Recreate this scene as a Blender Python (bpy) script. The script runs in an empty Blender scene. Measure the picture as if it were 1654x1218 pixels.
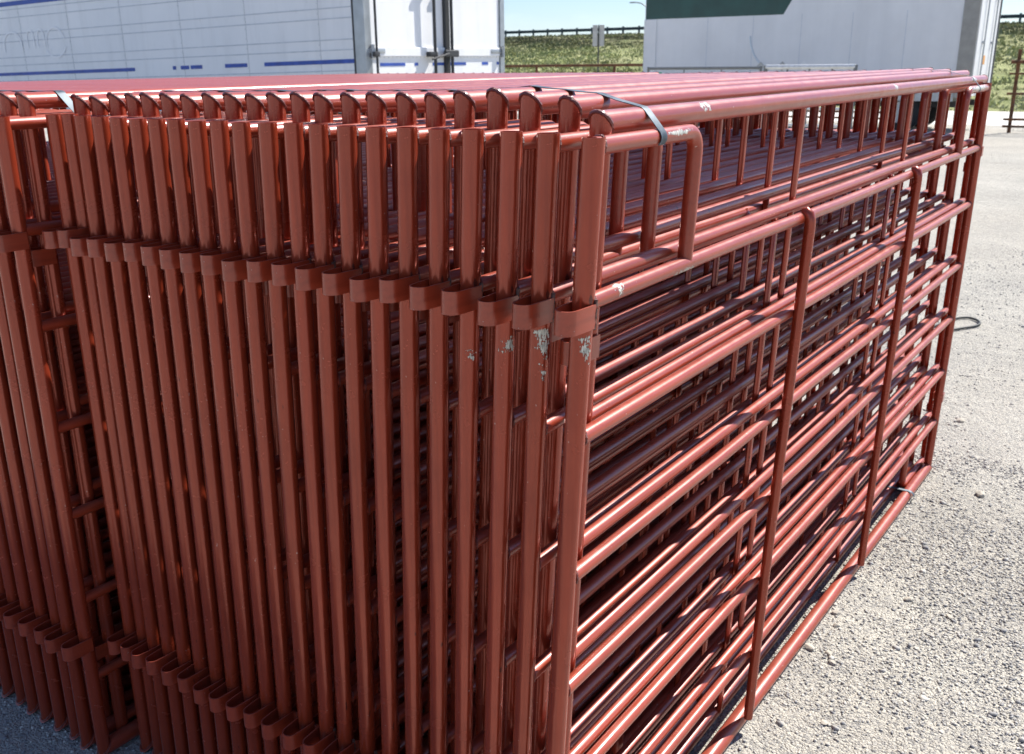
import bpy, bmesh, math, random
from mathutils import Vector, Matrix, noise
import numpy as np
rnd = random.Random(7)
S = bpy.context.scene
COL = S.collection
# ------------------------------------------------------------------ camera
CP = (-1.1876, -0.6721, 1.6954); YAW, PIT, ROLL, F, CX, CY = 0.608047, -0.316617, -0.011518, 1555.8, 824.9, 610.8
fw = Vector((math.cos(YAW)*math.cos(PIT), math.sin(YAW)*math.cos(PIT), math.sin(PIT)))
r0 = Vector((math.sin(YAW), -math.cos(YAW), 0)); u0 = r0.cross(fw)
rr = r0*math.cos(ROLL)+u0*math.sin(ROLL); uu = -r0*math.sin(ROLL)+u0*math.cos(ROLL)
cam = bpy.data.cameras.new('camera'); co = bpy.data.objects.new('camera', cam); COL.objects.link(co)
m = Matrix((rr, uu, -fw)).transposed().to_4x4(); m.translation = CP; co.matrix_world = m
cam.sensor_width = 36; cam.lens = F*36/1654; cam.shift_x = .5-CX/1654; cam.shift_y = (CY-609)/1654
cam.clip_start = .02; cam.clip_end = 3000
cam.dof.use_dof = True; cam.dof.focus_distance = 1.75; cam.dof.aperture_fstop = 11
S.camera = co
# ------------------------------------------------------------------ light
SUN = Vector((2.1, -.7, 2.5)).normalized()
w = bpy.data.worlds.new('World'); S.world = w; w.use_nodes = True
nt = w.node_tree; nt.nodes.clear()
sky = nt.nodes.new('ShaderNodeTexSky'); sky.sky_type = 'NISHITA'; sky.sun_disc = False
sky.sun_elevation = math.asin(SUN.z); sky.sun_rotation = math.atan2(SUN.x, SUN.y)
sky.altitude = 300; sky.air_density = 1.0; sky.dust_density = .35; sky.ozone_density = 1.6
tc = nt.nodes.new('ShaderNodeTexCoord'); mp = nt.nodes.new('ShaderNodeMapping'); mp.inputs['Scale'].default_value = (1, 1, 3.2)
cn = nt.nodes.new('ShaderNodeTexNoise'); cn.inputs['Scale'].default_value = 2.6; cn.inputs['Detail'].default_value = 7; cn.inputs['Roughness'].default_value = .6
cr = nt.nodes.new('ShaderNodeValToRGB'); cr.color_ramp.elements[0].position = .52; cr.color_ramp.elements[1].position = .74
mx = nt.nodes.new('ShaderNodeMixRGB'); mx.inputs[2].default_value = (9, 9.4, 10, 1)
mf = nt.nodes.new('ShaderNodeMath'); mf.operation = 'MULTIPLY'; mf.inputs[1].default_value = .6
bg = nt.nodes.new('ShaderNodeBackground'); bg.inputs[1].default_value = .07
ow = nt.nodes.new('ShaderNodeOutputWorld')
L_ = nt.links.new
L_(tc.outputs['Generated'], mp.inputs[0]); L_(mp.outputs[0], cn.inputs[0]); L_(cn.outputs[0], cr.inputs[0]); L_(cr.outputs[0], mf.inputs[0]); L_(mf.outputs[0], mx.inputs[0])
L_(sky.outputs[0], mx.inputs[1]); tn = nt.nodes.new('ShaderNodeMixRGB'); tn.blend_type = 'MULTIPLY'; tn.inputs[0].default_value = 1; tn.inputs[2].default_value = (.84, .96, 1.2, 1); L_(mx.outputs[0], tn.inputs[1]); L_(tn.outputs[0], bg.inputs[0]); L_(bg.outputs[0], ow.inputs[0])
sl = bpy.data.lights.new('sun', 'SUN'); sl.energy = 5.0; sl.angle = math.radians(.53); sl.color = (1, .955, .89)
so = bpy.data.objects.new('sun', sl); COL.objects.link(so); so.rotation_euler = SUN.to_track_quat('Z', 'Y').to_euler(); so.location = (0, 0, 30)
S.view_settings.view_transform = 'Standard'; S.view_settings.look = 'None'; S.view_settings.exposure = 0.88; S.view_settings.gamma = 1
S.view_settings.use_curve_mapping = False
# ------------------------------------------------------------------ materials
class M:
    def __init__(s, name):
        s.m = bpy.data.materials.new(name); s.m.use_nodes = True; s.t = s.m.node_tree; s.b = s.t.nodes['Principled BSDF']
        s.tc = s.t.nodes.new('ShaderNodeTexCoord')
    def n(s, kind, **kw):
        n = s.t.nodes.new('ShaderNode'+kind)
        for k, v in kw.items():
            if k in n.inputs: n.inputs[k].default_value = v
            else: setattr(n, k, v)
        return n
    def l(s, a, b): s.t.links.new(a, b); return b
    def noise(s, scale, detail=4, rough=.55, co='Object', vec=None, scl=None):
        n = s.n('TexNoise', Scale=scale, Detail=detail, Roughness=rough)
        src = vec or s.tc.outputs[co]
        if scl:
            mp = s.n('Mapping'); mp.inputs['Scale'].default_value = scl; s.l(src, mp.inputs[0]); src = mp.outputs[0]
        s.l(src, n.inputs['Vector']); return n.outputs[0]
    def ramp(s, src, p0, p1, c0=(0, 0, 0, 1), c1=(1, 1, 1, 1)):
        r = s.n('ValToRGB'); e = r.color_ramp.elements; e[0].position = p0; e[1].position = p1; e[0].color = c0; e[1].color = c1
        s.l(src, r.inputs[0]); return r.outputs[0]
    def mix(s, f, a, b):
        x = s.n('MixRGB')
        for i, v in ((0, f), (1, a), (2, b)):
            if hasattr(v, 'is_output') or isinstance(v, bpy.types.NodeSocket): s.l(v, x.inputs[i])
            elif i == 0: x.inputs[0].default_value = v
            else: x.inputs[i].default_value = (*v[:3], 1)
        return x.outputs[0]
    def math(s, op, a, b=None, clamp=False):
        x = s.n('Math'); x.operation = op; x.use_clamp = clamp
        for i, v in enumerate((a, b)):
            if v is None: continue
            if isinstance(v, bpy.types.NodeSocket): s.l(v, x.inputs[i])
            else: x.inputs[i].default_value = v
        return x.outputs[0]
    def bump(s, h, dist, strength=1.0, prev=None):
        b = s.n('Bump', Distance=dist, Strength=strength); s.l(h, b.inputs['Height'])
        if prev: s.l(prev, b.inputs['Normal'])
        return b.outputs[0]
    def set(s, **kw):
        for k, v in kw.items():
            k = k.replace('_', ' ')
            i = s.b.inputs[k]
            if isinstance(v, bpy.types.NodeSocket): s.l(v, i)
            elif k in ('Base Color', 'Specular Tint'): i.default_value = (*v[:3], 1)
            else: i.default_value = v
        return s
def simple(name, c, rough=.5, metal=0, var=.12, scale=6, bump=0, **kw):
    k = M(name); n = k.noise(scale, 5)
    k.set(Base_Color=k.mix(k.ramp(n, .3, .7), [x*(1-var) for x in c], [min(1, x*(1+var)) for x in c]), Roughness=rough, Metallic=metal, **kw)
    if bump: k.set(Normal=k.bump(k.noise(scale*6, 4), bump))
    return k.m
def red(name, chips=(), ax='z', met=None):
    met = met if met is not None else (.34 if ax == 'z' else .1)
    k = M(name); lv = (1, 1, .02) if ax == 'z' else (.02, 1, 1)
    oi = k.n('ObjectInfo')
    a = k.noise(5, 5, .6); st = k.noise(110, 3, .5, scl=lv); seam = k.noise(230, 2, .5, scl=lv); sm = k.noise(240, 3, .6)
    base = k.mix(k.ramp(a, .3, .72), (.265, .033, .012), (.37, .056, .023))
    base = k.mix(k.math('MULTIPLY', oi.outputs['Random'], .35), base, (.43, .062, .030))
    base = k.mix(k.math('MULTIPLY', k.ramp(st, .45, .75), .3), base, (.13, .014, .007))
    # settled dust on faces that look up
    ge = k.n('NewGeometry'); sp = k.n('SeparateXYZ'); k.l(ge.outputs['True Normal'], sp.inputs[0])
    up = k.ramp(sp.outputs[2], .25, .95)
    du = k.math('MULTIPLY', up, k.math('MULTIPLY', k.ramp(k.noise(14, 6, .7), .3, .75), .2))
    base = k.mix(du, base, (.50, .30, .26))
    # fine pale specks and small dark nicks
    spk = k.ramp(k.noise(130, 2, .5), .735, .77)
    base = k.mix(k.math('MULTIPLY', spk, .6), base, (.55, .42, .38))
    nk = k.ramp(k.noise(75, 2, .4, scl=(1, 1, .35)), .74, .78)
    base = k.mix(k.math('MULTIPLY', nk, .75), base, (.05, .015, .012))
    rg = k.math('ADD', k.math('MULTIPLY', k.ramp(k.noise(22, 5, .6), .3, .75), .12), .19)
    rg = k.math('ADD', rg, k.math('ADD', k.math('MULTIPLY', du, .5), .0 if ax == 'z' else .1), True)
    if chips:
        nz = k.noise(95, 4, .65); nz2 = k.noise(420, 2, .6, scl=(1, 1, .25)); tot = None
        for (c, r) in chips:
            mp = k.n('Mapping'); mp.vector_type = 'TEXTURE'; mp.inputs['Location'].default_value = c; mp.inputs['Scale'].default_value = r
            k.l(k.tc.outputs['Object'], mp.inputs[0]); ln = k.n('VectorMath'); ln.operation = 'LENGTH'; k.l(mp.outputs[0], ln.inputs[0])
            d = k.math('SUBTRACT', 1.0, ln.outputs['Value'])
            tot = d if tot is None else k.math('MAXIMUM', tot, d)
        tot = k.math('ADD', tot, k.math('MULTIPLY', k.math('SUBTRACT', nz, .5), 3.2))
        tot = k.math('ADD', tot, k.math('MULTIPLY', k.math('SUBTRACT', nz2, .5), 1.6))
        rim = k.ramp(tot, .18, .24); mk = k.ramp(tot, .30, .34)
        base = k.mix(rim, base, (.09, .05, .04))
        prim = k.mix(k.ramp(nz2, .4, .62), (.30, .31, .27), (.64, .62, .54))
        base = k.mix(mk, base, prim); rg = k.math('ADD', rg, k.math('MULTIPLY', mk, .3), True)
    bn = k.bump(k.noise(6, 3, .5), .003, .4); bn = k.bump(seam, .0006, .5, bn); bn = k.bump(sm, .0004, .28, bn)
    k.set(Base_Color=base, Roughness=rg, Metallic=met, Coat_Weight=(.32 if ax == 'z' else .42), Coat_Roughness=(.06 if ax == 'z' else .22), Normal=bn, Coat_Normal=bn, Specular_IOR_Level=.5)
    return k.m
RED = red('red_paint', ax='x'); REDV = red('red_paint_upright')
def weldmat():
    k = M('painted_weld'); n = k.noise(260, 4, .7)
    k.set(Base_Color=k.mix(k.ramp(n, .35, .7), (.11, .016, .009), (.21, .028, .014)), Roughness=.4, Normal=k.bump(n, .003, .9), Coat_Weight=.4, Coat_Roughness=.25); return k.m
WELD = weldmat(); WELDG = simple('burnt_weld', (.13, .07, .055), .5, .3, var=.6, scale=220, bump=.001)
def steelband():
    k = M('steel_band'); n = k.noise(40, 4, .6)
    k.set(Base_Color=k.mix(k.ramp(n, .35, .7), (.05, .07, .085), (.16, .19, .22)), Metallic=.45, Roughness=k.math('ADD', k.math('MULTIPLY', n, .3), .4)); return k.m
BAND = steelband()
def gravel():
    k = M('gravel_ground'); P = k.tc.outputs['Object']
    def vor(sc, f='F1', rnd_=1.0):
        v = k.n('TexVoronoi', Scale=sc); v.feature = f; k.l(P, v.inputs['Vector']); return v
    v1, v2, v3 = vor(135), vor(260), vor(60)
    big = k.ramp(k.noise(.9, 6, .6), .32, .68); mid = k.ramp(k.noise(5, 6, .65), .3, .7); far = k.ramp(k.noise(.16, 5, .6), .35, .65)
    c = k.mix(big, (.34, .33, .295), (.60, .575, .495))
    c = k.mix(k.math('MULTIPLY', mid, .5), c, (.58, .55, .48))
    c = k.mix(k.math('MULTIPLY', far, .5), c, (.56, .50, .40))
    hs = k.n('SeparateXYZ'); k.l(v1.outputs['Color'], hs.inputs[0])
    c = k.mix(k.math('MULTIPLY', k.ramp(hs.outputs[0], .35, .95), .6), c, (.15, .155, .17))
    c = k.mix(k.math('MULTIPLY', k.ramp(hs.outputs[1], .72, .98), .6), c, (.56, .52, .44))
    c = k.mix(k.math('MULTIPLY', k.ramp(k.noise(300, 3, .7), .4, .7), .3), c, (.22, .21, .2))
    inv = lambda o: k.math('SUBTRACT', 1.0, o)
    h = k.math('ADD', k.math('MULTIPLY', inv(v1.outputs['Distance']), .8), k.math('MULTIPLY', inv(v2.outputs['Distance']), .4))
    h = k.math('ADD', h, k.math('MULTIPLY', inv(v3.outputs['Distance']), k.math('MULTIPLY', mid, 1.1)))
    bn = k.bump(k.noise(7, 5, .6), .035, .9); bn = k.bump(h, .0078, 1.0, bn); bn = k.bump(k.noise(420, 3, .7), .002, .8, bn)
    k.set(Base_Color=c, Roughness=.95, Normal=bn, Specular_IOR_Level=.2); return k.m
GRAVEL = gravel()
def stones(name, a, b):
    k = M(name); oi = k.n('NewGeometry'); n = k.noise(60, 5, .65)
    c = k.mix(oi.outputs['Random Per Island'], a, b)
    c = k.mix(k.math('MULTIPLY', k.ramp(n, .35, .7), .35), c, (.5, .47, .42))
    k.set(Base_Color=c, Roughness=.9, Normal=k.bump(k.noise(300, 3), .001), Specular_IOR_Level=.25); return k.m
PEB = stones('pebble_grey', (.17, .175, .19), (.60, .57, .50))
ROCK = stones('rock_tan', (.42, .38, .31), (.60, .56, .48))
def grassmat():
    k = M('embankment_grass'); P = 'Object'
    n1 = k.ramp(k.noise(.16, 6, .65), .35, .65); n2 = k.ramp(k.noise(.9, 6, .7, scl=(1, .5, 2)), .38, .66); n3 = k.ramp(k.noise(.07, 4, .6), .42, .6)
    sp = k.n('SeparateXYZ'); k.l(k.tc.outputs[P], sp.inputs[0])
    c = k.mix(n1, (.29, .34, .12), (.52, .51, .27)); c = k.mix(k.math('MULTIPLY', n2, .7), c, (.11, .14, .055))
    hi = k.math('MULTIPLY', k.ramp(k.math('MULTIPLY', sp.outputs[2], .2), .42, .75), k.ramp(k.noise(.3, 5, .7, scl=(1, .35, 1)), .36, .54))
    c = k.mix(k.math('MULTIPLY', hi, .85), c, (.085, .07, .05))
    c = k.mix(k.math('MULTIPLY', k.ramp(k.noise(3, 5, .7), .5, .75), .4), c, (.36, .32, .17))
    bn = k.bump(k.noise(1.5, 7, .75), .35, 1.0)
    k.set(Base_Color=c, Roughness=1, Normal=bn, Specular_IOR_Level=.1); return k.m
GRASS = grassmat()
def trailer_white(name='trailer_white', seams=True):
    k = M(name)
    n = k.ramp(k.noise(1.2, 6, .6), .3, .75); st = k.ramp(k.noise(5, 5, .6, scl=(1, 1, .12)), .48, .75)
    c = k.mix(n, (.80, .81, .81), (.88, .88, .87)); c = k.mix(k.math('MULTIPLY', st, .22), c, (.50, .50, .48))
    c = k.mix(k.math('MULTIPLY', k.ramp(k.noise(9, 5, .7), .62, .8), .35), c, (.42, .42, .42))
    k.set(Base_Color=c, Roughness=.42, Normal=k.bump(k.noise(.9, 3), .01, .5)); return k.m
TW = trailer_white()
def trailer_grey():
    k = M('trailer_light_grey'); n = k.ramp(k.noise(1, 6, .6), .3, .75); st = k.ramp(k.noise(2.4, 5, .6, scl=(1, 1, .05)), .45, .75)
    c = k.mix(n, (.70, .70, .69), (.79, .79, .78)); c = k.mix(k.math('MULTIPLY', st, .3), c, (.58, .59, .59))
    wv = k.n('TexWave', Scale=22.0); wv.bands_direction = 'Y'; k.l(k.tc.outputs['Object'], wv.inputs[0])
    k.set(Base_Color=c, Roughness=.5, Normal=k.bump(wv.outputs[0], .004, .25)); return k.m
TG = trailer_grey()
BLUE = simple('stripe_blue', (.03, .08, .36), .5, var=.25, scale=9)
GREEN = simple('stripe_green', (.012, .060, .048), .45, var=.25, scale=2)
ALU = simple('aluminium_trim', (.40, .42, .43), .42, .6, scale=8)
DARK = simple('dark_steel', (.045, .045, .045), .5, .2, scale=8)
SEAM = simple('seam_grey', (.56, .59, .62), .6, scale=6)
RUBBER = simple('tyre_rubber', (.02, .02, .02), .85, scale=8)
GALV = simple('galvanised_pipe', (.62, .63, .62), .45, .3, scale=14)
GREYPIPE = simple('grey_gate_pipe', (.16, .17, .17), .5, .3, scale=14)
RUST = simple('rusty_pipe', (.13, .055, .022), .85, var=.6, scale=9, bump=.003)
RAILS = simple('guardrail_grey', (.05, .075, .085), .6, .1, scale=3)
SIGNB = simple('sign_back', (.40, .40, .38), .5, .3, scale=4)
WOOD = simple('dark_timber', (.06, .05, .04), .9, scale=5)
GHOST = simple('lettering_ghost', (.92, .92, .92), .42, var=.02)
ORNG = simple('orange_sticker', (.75, .33, .06), .5); WHITE = simple('white_paint', (.8, .8, .78), .5, var=.05)
TAGG = simple('tag_green', (.03, .30, .20), .5); AMBER = simple('lamp_lens', (.5, .05, .02), .2)
CABLE = simple('black_rubber_hose', (.02, .022, .02), .6)
PALE = simple('pale_concrete', (.62, .60, .55), .9, scale=3)
ROADM = simple('road_asphalt', (.07, .07, .07), .95, scale=3)
# ------------------------------------------------------------------ builders
def link(name, bm, mat, parent=None, smooth=True, mats=None):
    me = bpy.data.meshes.new(name); bm.normal_update(); bm.to_mesh(me); bm.free()
    for x in (mats or [mat]): me.materials.append(x)
    if smooth: me.shade_smooth() if hasattr(me, 'shade_smooth') else None
    if smooth:
        try: me.set_sharp_from_angle(angle=math.radians(38))
        except Exception: pass
    o = bpy.data.objects.new(name, me); COL.objects.link(o)
    if parent: o.parent = parent
    return o
def tag(o, label=None, cat=None, group=None, kind=None):
    if label: o['label'] = label
    if cat: o['category'] = cat
    if group: o['group'] = group
    if kind: o['kind'] = kind
    return o
def empty(name, loc, label=None, cat=None, group=None, rz=0):
    o = bpy.data.objects.new(name, None); COL.objects.link(o); o.location = loc; o.rotation_euler.z = rz; o.empty_display_size = .1
    return tag(o, label, cat, group)
def box(bm, x0, x1, y0, y1, z0, z1, bev=0):
    vs = [bm.verts.new((x, y, z)) for x in (x0, x1) for y in (y0, y1) for z in (z0, z1)]
    fs = [bm.faces.new([vs[i] for i in f]) for f in ((0, 1, 3, 2), (4, 6, 7, 5), (0, 4, 5, 1), (2, 3, 7, 6), (0, 2, 6, 4), (1, 5, 7, 3))]
    if bev:
        ed = list({e for f in fs for e in f.edges}); bmesh.ops.bevel(bm, geom=ed, offset=bev, segments=2, affect='EDGES', profile=.5)
def BOX(*a, bev=0):
    bm = bmesh.new(); box(bm, *a, bev=bev); return bm
def sweep(bm, pts, r, n=16, n0=None, n1=None, sq=None, cap=True, r2=None, wall0=0, wall1=0):
    """tube through pts; mitred corners; sq=(axis, factor) squashes the section along an axis"""
    P = [Vector(p) for p in pts]; K = len(P); D = [(P[i+1]-P[i]).normalized() for i in range(K-1)]
    rings = []; ref = Vector((0, 1, 0)) if abs(D[0].y) < .9 else Vector((0, 0, 1))
    nrm = (ref-D[0]*ref.dot(D[0])).normalized()
    for i in range(K):
        d = D[min(i, K-2)] if i < K-1 else D[-1]
        din = D[i-1] if i > 0 else d
        pl = (din+d).normalized()
        if i == 0 and n0: pl = Vector(n0).normalized()
        if i == K-1 and n1: pl = Vector(n1).normalized()
        nrm = (nrm-din*nrm.dot(din)).normalized() if i > 0 else nrm
        bn = din.cross(nrm); ring = []
        for j in range(n):
            a = 2*math.pi*j/n; v = nrm*math.cos(a)*r+bn*math.sin(a)*(r2 or r)
            v -= din*(v.dot(pl)/din.dot(pl)); ring.append(bm.verts.new(P[i]+v))
        if i > 0: nrm = (nrm-d*nrm.dot(d)).normalized()
        rings.append(ring)
    for a, b in zip(rings, rings[1:]):
        for j in range(n): bm.faces.new((a[j], a[(j+1) % n], b[(j+1) % n], b[j]))
    def openend(ring, c, d, t):
        inn = [bm.verts.new(c+(v.co-c)*(1-t/r)) for v in ring]; deep = [bm.verts.new(v.co+d*.12) for v in inn]
        for j in range(n):
            k = (j+1) % n
            for q in ((ring[j], inn[j], inn[k], ring[k]), (inn[j], deep[j], deep[k], inn[k])): bm.faces.new(q)
        bm.faces.new(deep)
    if wall0: openend(rings[0], P[0], D[0], wall0)
    elif cap: bm.faces.new(list(reversed(rings[0])))
    if wall1: openend(rings[-1], P[-1], -D[-1], wall1)
    elif cap: bm.faces.new(rings[-1])
def TUBE(pts, r, n=12, **k):
    bm = bmesh.new(); sweep(bm, pts, r, n, **k); bmesh.ops.recalc_face_normals(bm, faces=bm.faces); return bm
def arc(c, a0, a1, R, ax, ay, n=6):
    return [tuple(Vector(c)+Vector(ax)*R*math.cos(a0+(a1-a0)*i/n)+Vector(ay)*R*math.sin(a0+(a1-a0)*i/n)) for i in range(n+1)]
# ------------------------------------------------------------------ ground
GZ = -.019
def flat(name, mat, x0, x1, y0, y1, z):
    bm = bmesh.new(); bm.faces.new([bm.verts.new(p) for p in ((x0, y0, z), (x1, y0, z), (x1, y1, z), (x0, y1, z))]); o = link(name, bm, mat, smooth=False); return tag(o, kind='structure')
flat('ground', GRAVEL, -400, 900, -600, 700, GZ)
flat('road', PALE, 27.6, 34.7, -150, 240, GZ+.004)
def hill():
    bm = bmesh.new(); X = np.concatenate([np.linspace(34.7, 100, 84), [112, 200, 420]]); Y = np.concatenate([np.linspace(-160, -22, 20), np.linspace(-20, 105, 150), np.linspace(110, 300, 16)])
    g = []
    for x in X:
        row = []
        for y in Y:
            t = min(1, max(0, (x-34.9)/(95-34.9))); z = GZ-.02+4.45*(t*.75+.25*t*t*(3-2*t))
            k = min(1, t*6)*(1 if x < 97 else .1)
            z += k*(noise.fractal((x*.12, y*.12, 0), 1, 2, 5)*.16+noise.noise((x*.9, y*.5, 4))*.07)
            row.append(bm.verts.new((x, y, z)))
        g.append(row)
    for i in range(len(X)-1):
        for j in range(len(Y)-1): bm.faces.new((g[i][j], g[i+1][j], g[i+1][j+1], g[i][j+1]))
    return tag(link('hill', bm, GRASS), kind='structure')
hill()
flat('highway', ROADM, 98, 112, -160, 300, 4.52)
# grass tufts on the slope (where it can be seen between the trailers and past them)
def hz(x):
    t = min(1, max(0, (x-34.9)/(95-34.9))); return GZ-.02+4.45*(t*.75+.25*t*t*(3-2*t))
def tufts():
    r = np.random.default_rng(3); V = []; Fc = []
    N = 11000
    x = 35+60*r.random(N)**.8; y = np.where(r.random(N) < .62, x*(.5+.24*r.random(N)), x*(.02+.2*r.random(N)))
    for i in range(N):
        b = len(V); s = (.03+.05*r.random())*(1+x[i]/90); z = hz(x[i])-.03
        for k in range(4):
            a = r.random()*6.28; dx, dy = math.cos(a)*s*.8, math.sin(a)*s*.8; q = len(V)
            cx_, cy_ = x[i]+r.normal()*s, y[i]+r.normal()*s
            V += [(cx_-dx, cy_-dy, z), (cx_+dx, cy_+dy, z), (cx_+r.normal()*s*.8, cy_+r.normal()*s*.8, z+s*(1+r.random()))]; Fc.append((q, q+1, q+2))
    me = bpy.data.meshes.new('grass'); me.from_pydata(V, [], Fc); me.materials.append(GRASSB)
    o = bpy.data.objects.new('grass', me); COL.objects.link(o); tag(o, 'short dry and green grass tufts on the embankment slope', 'grass', kind='stuff')
def gb():
    k = M('grass_blades'); ge = k.n('NewGeometry'); n = k.ramp(k.noise(.2, 5, .6), .35, .65)
    c = k.mix(ge.outputs['Random Per Island'], (.32, .37, .13), (.62, .60, .34)); c = k.mix(k.math('MULTIPLY', n, .5), c, (.24, .20, .11)); sp = k.n('SeparateXYZ'); k.l(k.tc.outputs['Object'], sp.inputs[0]); hi = k.math('MULTIPLY', k.ramp(k.math('MULTIPLY', sp.outputs[2], .2), .42, .75), k.ramp(k.noise(.3, 5, .7, scl=(1, .35, 1)), .36, .54)); c = k.mix(k.math('MULTIPLY', hi, .85), c, (.10, .09, .06)); c = k.mix(k.math('MULTIPLY', k.ramp(k.noise(.5, 5, .7, scl=(1, .3, 1)), .5, .62), .6), c, (.09, .13, .05))
    k.set(Base_Color=c, Roughness=.9, Specular_IOR_Level=.1); return k.m
GRASSB = gb(); tufts()
# loose stones
def ico(sub):
    bm = bmesh.new(); bmesh.ops.create_icosphere(bm, subdivisions=sub, radius=1); v = np.array([x.co[:] for x in bm.verts]); f = np.array([[q.index for q in fc.verts] for fc in bm.faces]); bm.free(); return v, f
def pebbles(N=46000):
    r = np.random.default_rng(11); v0, f0 = ico(1); pos = []
    def add(n, x0, x1, y0, y1, p=1.0): pos.append(np.stack([x0+(x1-x0)*r.random(n)**p, y0+(y1-y0)*r.random(n)], 1))
    add(38000, .5, 3.3, -.85, .14, 1.2); add(14000, 3.0, 9, -1.6, 1.2, 1.4); add(6500, -.55, .0, 1.1, 2.3); add(1500, 0, .9, -.1, .12)
    p = np.concatenate(pos); n = len(p)
    dens = np.array([noise.noise((a*1.6, b*1.6, 0))+.6*noise.noise((a*6, b*6, 3)) for a, b in p]); keep = r.random(n) < np.clip(.55+dens*1.1, .12, 1); p = p[keep]; n = len(p)
    d = np.hypot(p[:, 0]-CP[0], p[:, 1]-CP[1])
    s = (.0017+.0036*r.random(n)**2.4)*(1+.10*np.clip(d-2, 0, 5)); big = r.random(n) < .012; s[big] *= 1.9
    ang = r.random(n)*6.28; ca, sa = np.cos(ang), np.sin(ang); sc = np.stack([s*(.8+.6*r.random(n)), s*(.7+.4*r.random(n)), s*(.45+.35*r.random(n))], 1)
    J = 1+.28*r.standard_normal((64, len(v0), 1)); pick = r.integers(0, 64, n)
    W = (v0[None]*J[pick])*sc[:, None, :]; X = W[..., 0]*ca[:, None]-W[..., 1]*sa[:, None]+p[:, 0:1]; Y = W[..., 0]*sa[:, None]+W[..., 1]*ca[:, None]+p[:, 1:2]; Z = W[..., 2]+GZ+sc[:, 2:3]*.35
    V = np.stack([X, Y, Z], -1).reshape(-1, 3).astype(np.float32); Fc = (f0[None]+(np.arange(n)*len(v0))[:, None, None]).reshape(-1, 3).astype(np.int32)
    me = bpy.data.meshes.new('gravel'); me.vertices.add(len(V)); me.vertices.foreach_set('co', V.ravel()); me.loops.add(Fc.size); me.loops.foreach_set('vertex_index', Fc.ravel())
    me.polygons.add(len(Fc)); me.polygons.foreach_set('loop_start', np.arange(len(Fc), dtype=np.int32)*3); me.update(calc_edges=True); me.validate(); me.materials.append(PEB)
    o = bpy.data.objects.new('gravel', me); COL.objects.link(o); tag(o, 'loose grey crushed gravel scattered over the yard', 'gravel', kind='stuff')
pebbles()
def rock(x, y, s, label, seed):
    v0, f0 = ico(2); bm = bmesh.new(); vs = []
    rs = random.Random(seed); ax = (1.35, .85+.3*rs.random(), .5+.2*rs.random()); a = rs.random()*6.28
    pl = [Vector((rs.gauss(0, 1), rs.gauss(0, 1), rs.gauss(0, 1))).normalized() for _ in range(9)]
    for v in v0:
        q = Vector(v)*(1+.18*noise.noise(Vector(v)*1.7+Vector((seed, 0, 0))))
        for p in pl:
            e = q.dot(p)-.72
            if e > 0: q -= p*e
        q = Vector((q.x*ax[0]*s, q.y*ax[1]*s, q.z*ax[2]*s)); q = Vector((q.x*math.cos(a)-q.y*math.sin(a), q.x*math.sin(a)+q.y*math.cos(a), q.z+s*.28)); vs.append(bm.verts.new(q))
    for f in f0: bm.faces.new([vs[i] for i in f])
    o = link('rock', bm, ROCK, smooth=False); o.location = (x, y, GZ); tag(o, label, 'rock', 'pale stones lying on the gravel')
RK = [(1.655, .03, .013, 'flat pale tan stone close to the bottom rail, upper of the near cluster'), (1.585, .005, .011, 'rounded pale stone beside the bottom rail, just below the flat tan one'),
 (1.415, .035, .016, 'broad tan stone touching the bottom rail near the front bar foot'), (1.42, -.02, .012, 'small tan stone right of the broad one by the bottom rail'), (1.375, -.045, .011, 'lowest pale stone of the cluster by the bottom rail'),
 (3.75, .05, .020, 'pale stone on open gravel right of the far lower end of the stack'), (2.88, -.19, .022, 'brownish stone alone on the gravel in the middle right'), (1.09, -.11, .010, 'small round stone near the bottom edge of the picture'),
 (1.87, -.145, .013, 'white angular stone in open gravel below the rail'), (1.83, -.28, .011, 'yellowish flat stone in open gravel at the right'), (1.56, -.095, .008, 'little dark edged stone right of the tan cluster'), (2.30, -.03, .013, 'stone just right of the bottom rail halfway along the stack')]
for i, a in enumerate(RK): rock(*a, seed=i*3+1)
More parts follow.
